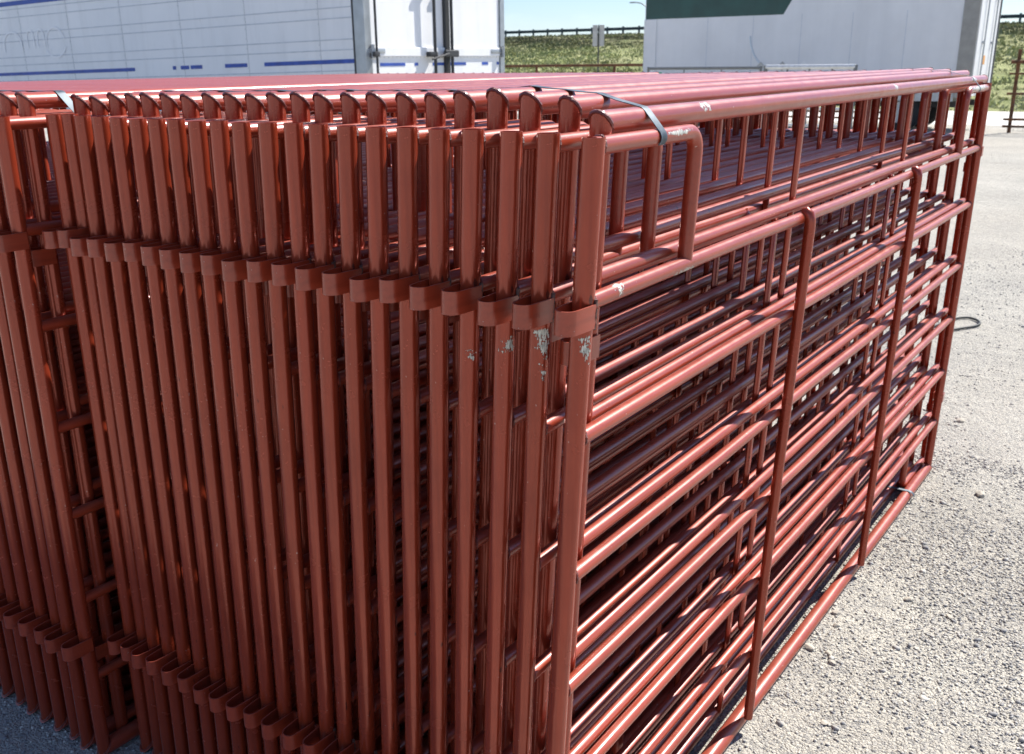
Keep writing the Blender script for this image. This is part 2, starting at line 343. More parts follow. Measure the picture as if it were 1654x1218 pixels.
# ------------------------------------------------------------------ livestock panels
H, LEN = 1.60, 3.0107
ZR = [1.359, 1.142, .896, .673, .443, .22]     # rail heights, top to bottom
R_P, R_R, R_B = .0168, .0133, .0125
ZLOOP, ZBOT = 1.584, .0035
UB = (.95, 1.955)
def warp(bm, f):
    for v in bm.verts: v.co = f(v.co.copy())
def panel(name, kind, f, rng, loc, label, group, front=False, mats=None, ext=0.0, thick=.0095, welds=False):
    """f maps canonical panel coordinates to coordinates local to the empty at loc"""
    root = empty(name, loc, label, 'livestock panel', group); mats = mats or {}; zb = ZBOT if kind == 'A' else -.0105; zr = ZR if kind == 'A' else [z+.01 for z in ZR[:5]]+ZR[5:]
    def part(nm, bm, mat=None):
        warp(bm, f); bmesh.ops.recalc_face_normals(bm, faces=bm.faces); return link(nm, bm, mat or mats.get(nm, RED), root)
    top = H+ext
    for s, x in ((1, 0), (-1, LEN)):
        bm = bmesh.new(); bx, by = rng.gauss(0, .0013), rng.gauss(0, .0016); sweep(bm, [(x, 0, top+rng.gauss(0, .0015)), (x+bx*.8, by*.8, 1.15), (x+bx, by, .8), (x+bx*.7, by*.7, .4), (x, 0, zb)], R_P, 20, n1=(s, 0, -1), wall0=.0022)
        part('post', bm, mats.get('post%d' % (s > 0), REDV))
    bow = [rng.gauss(0, .0018) for _ in range(5)]
    R_E = .0178 if kind == 'B' else .0212
    bm = bmesh.new(); sweep(bm, [(0, 0, zb)]+[(LEN*(i+1)/6, bow[i]*.5, zb) for i in range(5)]+[(LEN, 0, zb)], R_E, 20, n0=(1, 0, -1), n1=(1, 0, 1))
    part('top_rail' if kind == 'B' else 'bottom_rail', bm, mats.get('edge'))
    # weld beads round the two mitres
    for s, x in ((1, 0), (-1, LEN)):
        bm = bmesh.new(); K = 30; rings = []
        for i in range(K):
            a = 2*math.pi*i/K; c = Vector((-s*math.cos(a)*R_P, math.sin(a)*R_P, -math.cos(a)*R_P)); c = Vector((x-s*R_P*math.cos(a), R_P*math.sin(a), zb-R_P*math.cos(a)))
            out = Vector((-s*math.cos(a), math.sin(a)*1.2, -math.cos(a))).normalized(); al = Vector((s, 0, -1)).normalized()
            rb = .0022*(1+.22*math.sin(i*2.6)+.25*rng.random()); rings.append([bm.verts.new(c+out*rb*math.cos(t)+al*rb*1.5*math.sin(t)) for t in [k*math.pi/3 for k in range(6)]])
        for i in range(K):
            for k in range(6): bm.faces.new((rings[i][k], rings[i][(k+1) % 6], rings[(i+1) % K][(k+1) % 6], rings[(i+1) % K][k]))
        part('weld', bm, WELD)
    for i, z in enumerate(zr):
        b2 = [rng.gauss(0, .0016) for _ in range(4)]; b3 = [rng.gauss(0, .0012) for _ in range(4)]
        bm = bmesh.new(); sweep(bm, [(.0, 0, z)]+[(LEN*(j+1)/5, b3[j], z+b2[j]) for j in range(4)]+[(LEN, 0, z)], R_R, 14)
        part('rail', bm, mats.get('rail%d' % i))
    if welds:
        for s, x in ((1, 0), (-1, LEN)):
            for z, rr_ in [(z, R_R) for z in zr]+[(ZLOOP, R_R)]:
                bm = bmesh.new(); K = 22; rings = []
                for i in range(K):
                    a = 2*math.pi*i/K; ca = math.cos(a); xx = math.sqrt(max(0, R_P**2-(rr_*ca)**2)); rb = .0019*(1+.3*math.sin(i*2.9+z*9)+.4*rng.random())
                    c = Vector((x+s*(xx+.0008), rr_*ca, z+rr_*math.sin(a))); o1 = Vector((0, ca, math.sin(a))); o2 = Vector((s, 0, 0))
                    rings.append([bm.verts.new(c+o1*rb*math.cos(t)+o2*rb*math.sin(t)) for t in [k*math.pi/3 for k in range(6)]])
                for i in range(K):
                    for k in range(6): bm.faces.new((rings[i][k], rings[i][(k+1) % 6], rings[(i+1) % K][(k+1) % 6], rings[(i+1) % K][k]))
                part('weld', bm, WELD)
        for z in (1.345, .325):
            bm = bmesh.new(); q = []
            for i in range(13): q.append((.004+rng.gauss(0, .0008), -.0178, z-.022+.044*i/12))
            sweep(bm, q, .0030, 8); 
            for v in bm.verts: v.co += Vector((rng.gauss(0, .0006), rng.gauss(0, .0006), rng.gauss(0, .0006)))
            part('weld', bm, WELDG)
    for s, x, w_ in ((1, 0, .343), (-1, LEN, .372)):
        R = .034; c = (x+s*(w_-R), 0, ZLOOP-R)
        bm = bmesh.new(); sweep(bm, [(x, 0, ZLOOP), (x+s*.15, 0, ZLOOP)]+arc(c, math.pi/2, 0, R, (s, 0, 0), (0, 0, 1), 7)+[(x+s*w_, 0, zr[0]+.006)], R_R, 14)
        part('corner_loop', bm, mats.get('loop%d' % (s > 0)))
    for x in UB:
        x += rng.gauss(0, .003)
        if front:
            y = -(R_R+R_B-.003); pts = [(x, -.004, zr[0]+.012)]+[(x, y*t, zr[0]+.012-dz) for t, dz in ((.45, -.001), (.78, .004), (.95, .014), (1, .028))]+[(x, y, .9), (x, y, .45), (x, y-.004, zb+.05), (x, y-.004, zb+.018)]
            bm = bmesh.new(); sweep(bm, pts, R_B, 14)
        else:
            y = -(R_R+thick/2); pts = [(x, -.004, zr[0]+.008), (x, y, zr[0]-.012), (x, y, .7), (x, y, zb+.004)]
            bm = bmesh.new(); sweep(bm, pts, thick/2+.002, 12, r2=.0132)
        part('upright_bar', bm, REDV)
    # flattened pin rings at both ends, upper and lower
    for s, x in ((1, 0), (-1, LEN)):
        for z in (1.345, .325):
            z += rng.gauss(0, .003); hh, wv, ln = .0185, .0188, (.063 if s > 0 else .034); prof = []
            prof.append((.004, -wv)); prof.append((-.012, -wv)); prof.append((-.03, -wv+.001))
            for i in range(9):
                a = -math.pi/2-math.pi*i/8; prof.append((-ln+.016+.016*math.cos(a), .0162*math.sin(a)))
            prof += [(-.03, wv-.001), (-.012, wv), (.004, wv)]
            bm = bmesh.new(); t = .0028; ri = []
            for i, (a, b) in enumerate(prof):
                p0 = Vector(prof[max(0, i-1)]); p1 = Vector(prof[min(len(prof)-1, i+1)]); d = (p1-p0).normalized(); nn = Vector((d.y, -d.x))
                if nn.dot(Vector((a+.04, b))) < 0: nn = -nn
                o_ = Vector((a, b))+nn*t*.5; i_ = Vector((a, b))-nn*t*.5
                ri.append([bm.verts.new((x+s*o_.x, o_.y, z-hh)), bm.verts.new((x+s*o_.x, o_.y, z+hh)), bm.verts.new((x+s*i_.x, i_.y, z+hh)), bm.verts.new((x+s*i_.x, i_.y, z-hh))])
            for a, b in zip(ri, ri[1:]):
                for k in range(4): bm.faces.new((a[k], a[(k+1) % 4], b[(k+1) % 4], b[k]))
            bm.faces.new(ri[0]); bm.faces.new(list(reversed(ri[-1])))
            part('pin_ring', bm)
    return root
def copy_tree(o, loc, label, group):
    r = o.copy(); COL.objects.link(r); r.location = loc
    r['label'] = label; r['group'] = group
    for ch in o.children:
        c = ch.copy(); COL.objects.link(c); c.parent = r
    return r
VA = [.0085, .0828, .1489, .2182, .2841, .3466, .4126, .4773, .5418, .6035, .6626, .7337, .7964, .8538, .9153, .9748, 1.0376, 1.0988, 1.1596, 1.2204, 1.2718, 1.3242]
HB = [(.07, 1.628), (.104, 1.646), (.096, 1.651), (.106, 1.656), (.106, 1.652), (.109, 1.648), (.112, 1.648), (.108, 1.648), (.112, 1.647), (.106, 1.646), (.106, 1.647), (.113, 1.646), (.116, 1.643), (.111, 1.645), (.109, 1.644), (.103, 1.641), (.101, 1.643), (.098, 1.643), (.103, 1.642), (.102, 1.642), (.092, 1.635), (.083, 1.638)]
FAR_OFF, FAR_LEAN = .008, .031
def wz(dn, df, e, flip=None, u0=0):
    """local coords relative to an empty at (u0, v, GZ)"""
    def f(c):
        x, y, z = c
        if flip is not None: y, z = -y, flip-z
        t = min(1, max(0, x/LEN)); zz = (H-z)/H
        return Vector((x, y+(1-t)*dn*zz+t*(e+df*zz), z-GZ))
    return f
ORD = ['nearest', 'second', 'third', 'fourth', 'fifth', 'sixth', 'seventh', 'eighth', 'ninth', 'tenth', 'eleventh', 'twelfth', 'thirteenth', 'fourteenth', 'fifteenth', 'sixteenth', 'seventeenth', 'eighteenth', 'nineteenth', 'twentieth', 'twenty-first', 'twenty-second']
GA, GB = 'open-post panels of the front bundle', 'mitred-head panels of the front bundle'
zl = lambda z: z-GZ
chipsA = {0: [((-.013, -.002, zl(1.296)), (.014, .014, .021))], 1: [((-.014, .002, zl(1.304)), (.015, .013, .013)), ((-.014, .001, zl(1.286)), (.014, .012, .012)), ((-.015, .000, zl(1.255)), (.012, .0065, .036))],
          2: [((-.015, .001, zl(1.277)), (.015, .012, .013)), ((-.015, -.003, zl(1.260)), (.009, .008, .009))], 3: [((-.015, .001, zl(1.252)), (.014, .011, .012)), ((-.015, -.002, zl(1.215)), (.012, .0062, .042))]}
noteA = {0: 'front red panel, bars on its open side, scraped patch on its end post', 1: 'second open-post red panel, pale scrape with a long drip under its pin ring', 2: 'third open-post red panel, small pale chip under its pin ring', 3: 'fourth open-post red panel, pale chip with a thin streak below it'}
pr = random.Random(5)
RAILCHIP = red('red_paint_chipped_rail', [((.088, .006, zl(1.366)), (.016, .014, .011)), ((.33, .0, zl(1.352)), (.05, .02, .005))], 'x')
LOOPCHIP = red('red_paint_chipped_loop', [((.255, -.011, zl(1.588)), (.05, .005, .0045))], 'x')
FARLOOP = red('red_paint_worn_loop', [((LEN-.2, -.006, zl(1.59)), (.16, .014, .012))], 'x')
TOPCHIP = red('red_paint_chipped_top', [((.335, -.012, zl(1.62)), (.026, .011, .008)), ((1.62, -.01, zl(1.62)), (.02, .012, .008)), ((2.75, -.012, zl(1.62)), (.05, .012, .010))], 'x')
lab = []
for i, v in enumerate(VA):
    t = i/21; dn = .087+(.012-.087)*t
    mats = {}
    if i in chipsA: mats['post1'] = red('red_paint_scraped', chipsA[i])
    if i == 0: mats['rail0'] = RAILCHIP; mats['loop1'] = LOOPCHIP; mats['loop0'] = FARLOOP
    pitch = (VA[i+1] if i < 21 else v+.06)-v
    panel('livestock_panel', 'A', wz(dn, FAR_LEAN, FAR_OFF), pr, (0+pr.gauss(0, .002), v, GZ), noteA.get(i, '%s open-post red panel counted from the front corner of the bundle' % ORD[i]), GA, front=(i == 0), mats=mats, welds=(i < 10))
    ub, zt = HB[i]; C = (zt-R_P)-.0105
    panel('livestock_panel', 'B', wz(dn, FAR_LEAN, FAR_OFF, flip=C), pr, (ub, v+(.0305 if i < 18 else .028), GZ), ('front flipped red panel whose high top rail carries the white scuff' if i == 0 else '%s flipped red panel with a mitred head, counted from the front corner' % ORD[i]), GB, mats={'edge': TOPCHIP} if i == 0 else {}, ext=C-H-GZ-.001)
# second bundle, further left
G2A, G2B = 'open-post panels of the second bundle', 'mitred-head panels of the second bundle'
fa, fb = wz(.02, FAR_LEAN, 0), None
C2 = (1.645-R_P)-.0105
n2 = 28
P0 = None
LEFT = 'open-post red panel of the second bundle, its end post off the left edge of the photo'
for i in range(n2):
    v = 1.388+.0655*i+pr.gauss(0, .002)
    la = 'first open-post red panel of the second bundle, steel strap over its loop' if i == 0 else ('%s open-post red panel left of the gap between the bundles' % ORD[i] if i < 8 else 'one of the open-post panels deep in the second bundle, only rails seen')
    lb = 'first mitred-head panel of the second bundle, next to the gap' if i == 0 else ('%s mitred-head panel left of the gap between the bundles' % ORD[i] if i < 8 else 'one of the flipped panels deep in the second bundle, only top rails seen')
    ga = G2A if i < 8 else 'deep open-post panels of the second bundle'; gbb = G2B if i < 8 else 'deep flipped panels of the second bundle'
    if i == 0:
        A2 = panel('livestock_panel', 'A', fa, pr, (-.08, v, GZ), la, ga); B2 = panel('livestock_panel', 'B', wz(.02, FAR_LEAN, 0, flip=C2), pr, (-.004, v+.0305, GZ), lb, gbb, ext=C2-H-GZ-.001)
    else:
        copy_tree(A2, (-.08+pr.gauss(0, .003), v, GZ), la, ga); copy_tree(B2, (-.004+pr.gauss(0, .006), v+.0305, GZ), lb, gbb)
# ------------------------------------------------------------------ banding straps
def ribbon(name, pts, wdt, label, th=.0011, width_dir=(1, 0, 0)):
    bm = bmesh.new(); W = Vector(width_dir)*wdt/2; R_ = []
    P = [Vector(p) for p in pts]
    for i, p in enumerate(P):
        d = (P[min(i+1, len(P)-1)]-P[max(0, i-1)]).normalized(); nn = Vector(width_dir).cross(d).normalized()*th/2
        R_.append([bm.verts.new(p-W-nn), bm.verts.new(p+W-nn), bm.verts.new(p+W+nn), bm.verts.new(p-W+nn)])
    for a, b in zip(R_, R_[1:]):
        for k in range(4): bm.faces.new((a[k], a[(k+1) % 4], b[(k+1) % 4], b[k]))
    bm.faces.new(R_[0]); bm.faces.new(list(reversed(R_[-1]))); bmesh.ops.recalc_face_normals(bm, faces=bm.faces)
    o = link(name, bm, BAND); return tag(o, label, 'strap', 'steel straps round the panel bundles')
def top_strap(u, VAs, tops, zt_loop, label, du=lambda i: 0, w_=.016):
    """over every high top rail, wrapped round the first open-post panel's loop"""
    R_S = .0192; pts = []; v0 = VAs[0]; rl = R_R+.0009
    for a in (230, 200, 175, 150): pts.append((u, v0+rl*math.cos(math.radians(a))*1, zt_loop+rl*math.sin(math.radians(a))))
    for i, (vb, zb) in enumerate(tops):
        if i == 0:
            for a in (140, 115, 90): pts.append((u+du(i), vb+(R_S)*math.cos(math.radians(a)), zb+(R_S)*math.sin(math.radians(a))))
        else: pts.append((u+du(i), vb, zb+R_S))
        if i < len(tops)-1: pts.append((u+du(i+.5), (vb+tops[i+1][0])/2, (zb+tops[i+1][1])/2+R_S-.0012))
    vb, zb = tops[-1]; pts += [(u, vb+.012, zb+.013), (u, vb+R_S, zb-.002), (u, vb+.019, zb-.06)]
    return ribbon('strap', pts, w_, label)
tb = [(v+.0305, HB[i][1]-R_P) for i, v in enumerate(VA)]
top_strap(.188, VA, tb, ZLOOP, 'grey steel strap over the near end of the front bundle, wrapped round the nearest loop', du=lambda i: .045*min(i, 6)/6, w_=.02)
s_ = lambda u: FAR_OFF*u/LEN
top_strap(2.80, [v+.008 for v in VA], [(a+.008, b) for a, b in tb], ZLOOP, 'thin steel strap over the far end of the front bundle near the top corner', w_=.013)
t2 = [(1.388+.0305+.0655*i, 1.645-R_P) for i in range(n2)]
top_strap(.095, [1.388], t2, ZLOOP, 'grey steel strap over the second bundle, running off the left edge', du=lambda i: -.045*min(1, (i+.6)/1.2), w_=.021)
bp = []
for a in (-60, -30, 0, 30, 60, 90): bp.append((2.66, .0085+FAR_LEAN+.004-(.0226)*math.cos(math.radians(a)), ZBOT+(.0226)*math.sin(math.radians(a))))
bp += [(2.66, .09, ZBOT+.0222), (2.66, .14, ZBOT+.0226), (2.66, .25, ZBOT+.0226)]
ribbon('strap', bp, .016, 'steel strap holding the bottom rails at the far lower corner')
# ------------------------------------------------------------------ trailers
def xf(bm, z=None, tilt=0):
    for v in bm.verts: v.co.z += tilt*v.co.y
    return bm
def wheels(root, x0, x1, ys, z, r=.5):
    for y in ys:
        for x in (x0, x1):
            s = 1 if x == x0 else -1
            bm = bmesh.new()
            prof = [(0, r*.55), (0, r*.9), (.05, r), (.22, r), (.27, r*.9), (.27, r*.55), (.0, r*.55)]
            n = 28; rg = [[bm.verts.new((x+s*a, y+b*math.cos(2*math.pi*k/n), z+b*math.sin(2*math.pi*k/n))) for k in range(n)] for a, b in prof]
            for A, B in zip(rg, rg[1:]):
                for k in range(n): bm.faces.new((A[k], A[(k+1) % n], B[(k+1) % n], B[k]))
            bmesh.ops.recalc_face_normals(bm, faces=bm.faces)
            wh = link('wheel', bm, RUBBER, root)
            bm = TUBE([(x+s*.05, y, z), (x+s*.2, y, z)], r*.54, 24); sweep(bm, [(x+s*.0, y, z), (x+s*.06, y, z)], r*.18, 16); link('rim', bm, ALU, wh)
def trailer_one():
    X0, Y0 = 7.08, 6.97; W, LN, ZB, ZT = 2.6, 15.5, 1.18, 4.1; tl = -.017
    T = empty('semi_trailer', (X0, Y0, GZ), 'long white box trailer with horizontal seams, blue stripes and closed rear doors', 'trailer')
    g = -GZ
    P = lambda nm, bm, mat, par=T, sm=False: link(nm, xf(bm, tilt=tl), mat, par, smooth=sm)
    body = P('body', BOX(0, W, .06, LN, ZB+g, ZT+g), TW)
    bm = bmesh.new()
    k = 0; z = 1.52-.333+.0
    for j in range(9):
        for d in (0, .11):
            zz = 1.19+.333*j+d
            if zz < ZT-.05 and zz > ZB: box(bm, -.004, .01, .12, LN-.05, zz-.006+g, zz+.006+g)
    P('panel_seams', bm, SEAM)
    bm = bmesh.new()
    for y in np.arange(.7, LN-.2, 1.22):
        for z in np.arange(ZB+.08, ZT-.05, .11): sweep(bm, [(.0, y, z+g), (-.006, y, z+g)], .005, 6)
    tag(P('rivets', bm, SEAM), kind='stuff')
    bm = bmesh.new()
    for y in np.arange(.7, LN-.2, 1.22): box(bm, -.0025, .01, y-.016, y-.012, ZB+.02+g, ZT-.1+g)
    P('panel_joints', bm, ALU)
    # worn blue stripes on the side
    bm = bmesh.new()
    for a, b in ((.13, 1.63), (1.94, 2.34), (2.78, 3.0), (3.04, 3.2), (3.3, 3.36), (4.17, LN-.3)): box(bm, -.0068, .0, a, b, 1.733-.022+g, 1.733+.022+g)
    box(bm, -.0068, 0, .13, LN-.3, 2.71-.03+g, 2.71+.03+g)
    P('blue_stripe', bm, BLUE)
    # ghost of removed lettering, faint pale outlines
    def ring(y, z, ry, rz, a0, a1, legs=(), t=.022):
        bm = bmesh.new(); K = 22; pr_ = None
        for i in range(K+1):
            a = a0+(a1-a0)*i/K; p = (y+ry*math.cos(a), z+rz*math.sin(a)); q = (y+(ry-t)*math.cos(a), z+(rz-t)*math.sin(a))
            c = [bm.verts.new((-.0085, p[0], p[1]+g)), bm.verts.new((-.0085, q[0], q[1]+g))]
            if pr_: bm.faces.new((pr_[0], c[0], c[1], pr_[1]))
            elif legs: bm.faces.new((c[0], bm.verts.new((-.0085, p[0], legs[0]+g)), bm.verts.new((-.0085, q[0], legs[0]+g)), c[1]))
            pr_ = c
        if legs: bm.faces.new((pr_[0], bm.verts.new((-.0085, p[0], legs[0]+g)), bm.verts.new((-.0085, q[0], legs[0]+g)), pr_[1]))
        P('lettering_ghost', bm, GHOST)
    ring(5.93, 2.14, .24, .21, -.3, 2.9); ring(5.95, 2.1, .26, .17, 3.3, 5.9)
    ring(6.29, 2.22, .10, .12, 0, 3.14, (2.08,)); ring(6.56, 2.22, .10, .12, 0, 3.14, (2.08,)); ring(7.05, 2.14, .25, .19, 0, 3.14, (2.05,))
    # rear frame
    fr = bmesh.new()
    for a, b in ((-.035, .075), (W-.075, W+.02)): box(fr, a, b, -.03, .12, ZB-.02+g, ZT+.02+g, bev=.006)
    box(fr, .0765, W-.0765, -.02, .1, ZT-.12+g, ZT+.018+g); box(fr, .0765, W-.0765, -.05, .1, ZB-.16+g, ZB+g)
    P('rear_frame', fr, ALU)
    bm = bmesh.new(); box(bm, -.014, -.002, .1225, .165, ZB+g, ZT+g); P('edge_trim', bm, DARK)
    mid = 1.405
    for s, (a, b) in ((0, (.09, mid-.012)), (1, (mid+.012, W-.085))):
        d = P('door', BOX(a, b, -.012, .05, ZB+.02+g, ZT-.13+g), TW)
        bm = bmesh.new(); box(bm, a+.01, b-.01, -.034, -.0125, 1.775+g, 1.875+g, bev=.006); box(bm, a+.01, b-.01, -.020, -.0125, 1.757+g, 1.774+g); P('door_ledge', bm, TW, d)
        bm = bmesh.new()
        for x in np.arange(a+.05, b-.03, .07): sweep(bm, [(x, -.012, 1.765+g), (x, -.024, 1.765+g)], .006, 6)
        P('door_rivets', bm, SEAM, d)
        bm = bmesh.new()
        segs = ((a+.12, a+.55), (a+.72, a+.78), (b-.25, b-.02)) if s == 0 else ((a+.02, a+.38), (a+.72, a+.85), (b-.06, b-.01))
        for p, q in segs: box(bm, p, q, -.0155, -.0125, 1.672+g, 1.705+g)
        P('blue_stripe', bm, BLUE, d)
        # hinges
        hx = a-.03 if s == 0 else b+.03
        for hz_ in (1.83, 2.9, 3.8):
            bm = bmesh.new(); box(bm, hx-.03 if s == 0 else hx-.24, hx+.22 if s == 0 else hx+.03, -.042, -.0205, hz_-.025+g, hz_+.03+g, bev=.006); sweep(bm, [(hx, -.055, hz_-.07+g), (hx, -.055, hz_+.07+g)], .022, 10); P('hinge', bm, ALU, d, True)
    bm = BOX(mid-.05, mid+.045, -.045, -.0125, ZB+.03+g, ZT-.14+g, bev=.004); P('centre_gasket', bm, DARK)
    for x, top in ((1.11, 1), (mid+.03, 1), (.09, 0)):
        bm = TUBE([(x, -.085, ZB-.08+g), (x, -.085, ZT-.05+g)], .019 if top else .014, 12)
        for zz in (1.25, 1.8, 2.6, 3.4): box(bm, x-.11 if x > .5 else x-.05, x+.035, -.1, -.0352, zz-.03+g, zz+.025+g, bev=.006)
        P('lock_rod', bm, DARK, sm=True)
    bm = BOX(mid-.14, mid+.12, -.125, -.0865, 1.765+g, 1.845+g, bev=.012); sweep(bm, [(mid-.1, -.14, 1.8+g), (mid-.42, -.14, 1.74+g)], .013, 8); P('handle', bm, DARK)
    # underside
    bm = bmesh.new(); box(bm, .5, .62, .3, LN-.5, .95+g, ZB+g); box(bm, W-.62, W-.5, .3, LN-.5, .95+g, ZB+g)
    for y in np.arange(.4, LN-.5, .9): box(bm, .03, W-.03, y, y+.06, ZB-.1+g, ZB-.003+g)
    P('underframe', bm, DARK)
    bm = bmesh.new()
    for x in (.45, W-.45): box(bm, x-.05, x+.05, .05, .13, .5+g, ZB-.1+g)
    box(bm, .2, W-.2, .03, .15, .42+g, .54+g); P('rear_bumper', bm, WHITE)
    wheels(T, .02, W-.02, (1.6, 2.9), .5, .5)
    bm = bmesh.new()
    for x in (.55, W-.55): box(bm, x-.07, x+.07, 12.2, 12.36, .03, ZB+.0+g-.2); box(bm, x-.15, x+.15, 12.1, 12.46, 0, .04)
    link('landing_gear', bm, DARK, T, smooth=False)
    bm = TUBE([(.35, 1.6, .5), (W-.35, 1.6, .5)], .07, 12); sweep(bm, [(.35, 2.9, .5), (W-.35, 2.9, .5)], .07, 12)
    for y in (1.6, 2.9):
        for x in (.56, W-.56): box(bm, x-.05, x+.05, y-.25, y+.25, .55, 1.0)
    link('axles', bm, DARK, T, smooth=False)
trailer_one()
def trailer_two():
    X0, Y0 = 23.9, 3.81; W, LN, ZB, ZT = 2.5, 8.38, .82, 4.0; g = -GZ
    T = empty('box_trailer', (X0, Y0, GZ), 'light grey box trailer with a dark green slanted band, right of the grassy gap', 'trailer')
    P = lambda nm, bm, mat, par=T, sm=False: link(nm, bm, mat, par, smooth=sm)
    body = P('body', BOX(0, W, .02, LN, ZB+g, ZT+g), TG)
    # the green band ends in a slant
    bm = bmesh.new(); z0, z1 = 2.765+g, 3.75+g; pts = [(LN-.02, z0), (4.53, z0), (3.95, z1), (LN-.02, z1)]
    A = [bm.verts.new((-.004, y, z)) for y, z in pts]; B = [bm.verts.new((.001, y, z)) for y, z in pts]
    bm.faces.new(A); bm.faces.new(list(reversed(B)))
    for i in range(4): bm.faces.new((A[i], A[(i+1) % 4], B[(i+1) % 4], B[i]))
    bmesh.ops.recalc_face_normals(bm, faces=bm.faces); P('green_band', bm, GREEN)
    fr = bmesh.new(); box(fr, -.025, .03, -.012, .33, ZB-.02+g, ZT+.02+g, bev=.004); P('corner_post', fr, simple('warm_grey_trim', (.30, .29, .26), .55, .1))
    P('corner_post', BOX(-.028, .02, LN-.35, LN+.012, ZB-.02+g, 2.755+g), TG); P('corner_post', BOX(-.028, .02, LN-.35, LN+.012, 3.76+g, ZT+g), TG)
    bm = bmesh.new(); box(bm, -.03, .03, .332, LN-.352, ZB-.1+g, ZB+.09+g); box(bm, -.03, .03, .332, LN-.352, ZT-.1+g, ZT+.02+g); P('side_rail', bm, ALU)
    bm = bmesh.new()
    for y in (1.55, 2.8, 4.05, 5.3, 6.55): box(bm, -.003, .001, y-.008, y+.008, ZB+.1+g, 2.76+g)
    P('panel_joints', bm, SEAM)
    d = P('rear_door', BOX(.06, W-.1, -.03, .0185, ZB+.02+g, ZT-.1+g), WHITE)
    bm = BOX(W-.096, W+.02, -.05, .0185, ZB-.02+g, ZT+.02+g); P('corner_post', bm, DARK)
    bm = TUBE([(.7, -.07, ZB+g), (.7, -.07, ZT-.1+g)], .018, 10); sweep(bm, [(1.8, -.07, ZB+g), (1.8, -.07, ZT-.1+g)], .018, 10)
    for x in (.7, 1.8):
        for z in (1.0, 2.0, 3.0, 3.7): box(bm, x-.05, x+.05, -.08, -.0305, z+g, z+.05+g)
    P('lock_rod', bm, ALU)
    P('sticker', BOX(.9, 1.25, -.034, -.0305, 1.53+g, 1.73+g), ORNG)
    # diamond placard holders low on the side
    for y, s in ((4.46, .12), (3.91, .13), (5.03, .11)):
        bm = bmesh.new(); q = [(y-s, 1.53), (y, 1.53+s), (y+s, 1.53), (y, 1.53-s)]
        A = [bm.verts.new((-.022, a, b+g)) for a, b in q]; B = [bm.verts.new((.0, a, b+g)) for a, b in q]; bm.faces.new(A); bm.faces.new(B[::-1])
        for i in range(4): bm.faces.new((A[i], A[(i+1) % 4], B[(i+1) % 4], B[i]))
        bmesh.ops.recalc_face_normals(bm, faces=bm.faces); P('placard', bm, WHITE if y < 4.2 else SIGNB)
    bm = bmesh.new(); pts = [(-.012, 5.36, 2.27+g), (-.012, 5.33, 2.05+g), (-.012, 5.22, 1.8+g), (-.012, 5.08, 1.62+g)]
    sweep(bm, pts, .02, 8); P('hanging_strap', bm, simple('pale_webbing', (.6, .66, .7), .8))
    bm = bmesh.new()
    for y in np.arange(.4, LN-.3, .8): box(bm, .04, W-.04, y, y+.06, ZB-.12+g, ZB-.003+g)
    box(bm, .5, .62, .1, LN-.2, ZB-.26+g, ZB-.121+g); box(bm, W-.62, W-.5, .1, LN-.2, ZB-.26+g, ZB-.121+g); P('underframe', bm, DARK)
    wheels(T, .04, W-.04, (1.5,), .47, .47)
    bm = TUBE([(.3, 1.5, .47), (W-.3, 1.5, .47)], .06, 10)
    for x in (.56, W-.56): box(bm, x-.04, x+.04, 1.35, 1.65, .45, .62)
    P('axle', bm, DARK)
    for y, x in ((.62, .2), (.62, W-.45)):
        bm = BOX(x-.12, x+.38, y, y+.012, .12, ZB-.04+g); P('mud_flap', bm, RUBBER)
    bm = bmesh.new()
    for x in (.55, W-.55): box(bm, x-.06, x+.06, 6.9, 7.02, .03, ZB-.13+g); box(bm, x-.13, x+.13, 6.83, 7.09, 0, .035)
    P('landing_gear', bm, DARK)
trailer_two()
# ------------------------------------------------------------------ gates in front of the grey trailer
def gate(x, y0, y1, top, mat, label, rails, r, tagboard=False, bars=6):
    G = empty('gate', (x, y0, GZ), label, 'gate', 'pipe gates standing before the grey trailer'); L = y1-y0; t = top-GZ
    link('top_rail', TUBE([(0, 0, t), (0, L, t)], r, 12), mat, G)
    bm = bmesh.new()
    for z in rails: sweep(bm, [(0, .0, z), (0, L, z)], r*.62, 10)
    link('lower_rails', bm, mat, G)
    for y in (0, L):
        link('post', TUBE([(0, y, 0), (0, y, t+.03)], r*.9, 12), GREYPIPE if mat is GALV else mat, G)
    bm = bmesh.new()
    for i in range(1, bars): sweep(bm, [(0.0, L*i/bars, .12), (0.0, L*i/bars, t)], r*.5, 8)
    link('uprights', bm, GREYPIPE, G)
    if tagboard:
        b = link('tag', BOX(-.035, -.03, L-.32, L-.12, t-.22, t-.07), WHITE, G, smooth=False); link('tag_header', BOX(-.038, -.0352, L-.32, L-.12, t-.105, t-.07), TAGG, b, smooth=False)
gate(17.0, 4.48, 6.12, 1.56, GALV, 'white galvanised pipe gate, its top rail shining in front of the grey trailer', (.25, .55, .85, 1.2), .042, bars=4)
gate(17.0, 6.22, 8.55, 1.55, GREYPIPE, 'dull grey pipe gate with a small white and green tag, left of the white gate', (.25, .6, .9, 1.2), .028, True, bars=3)
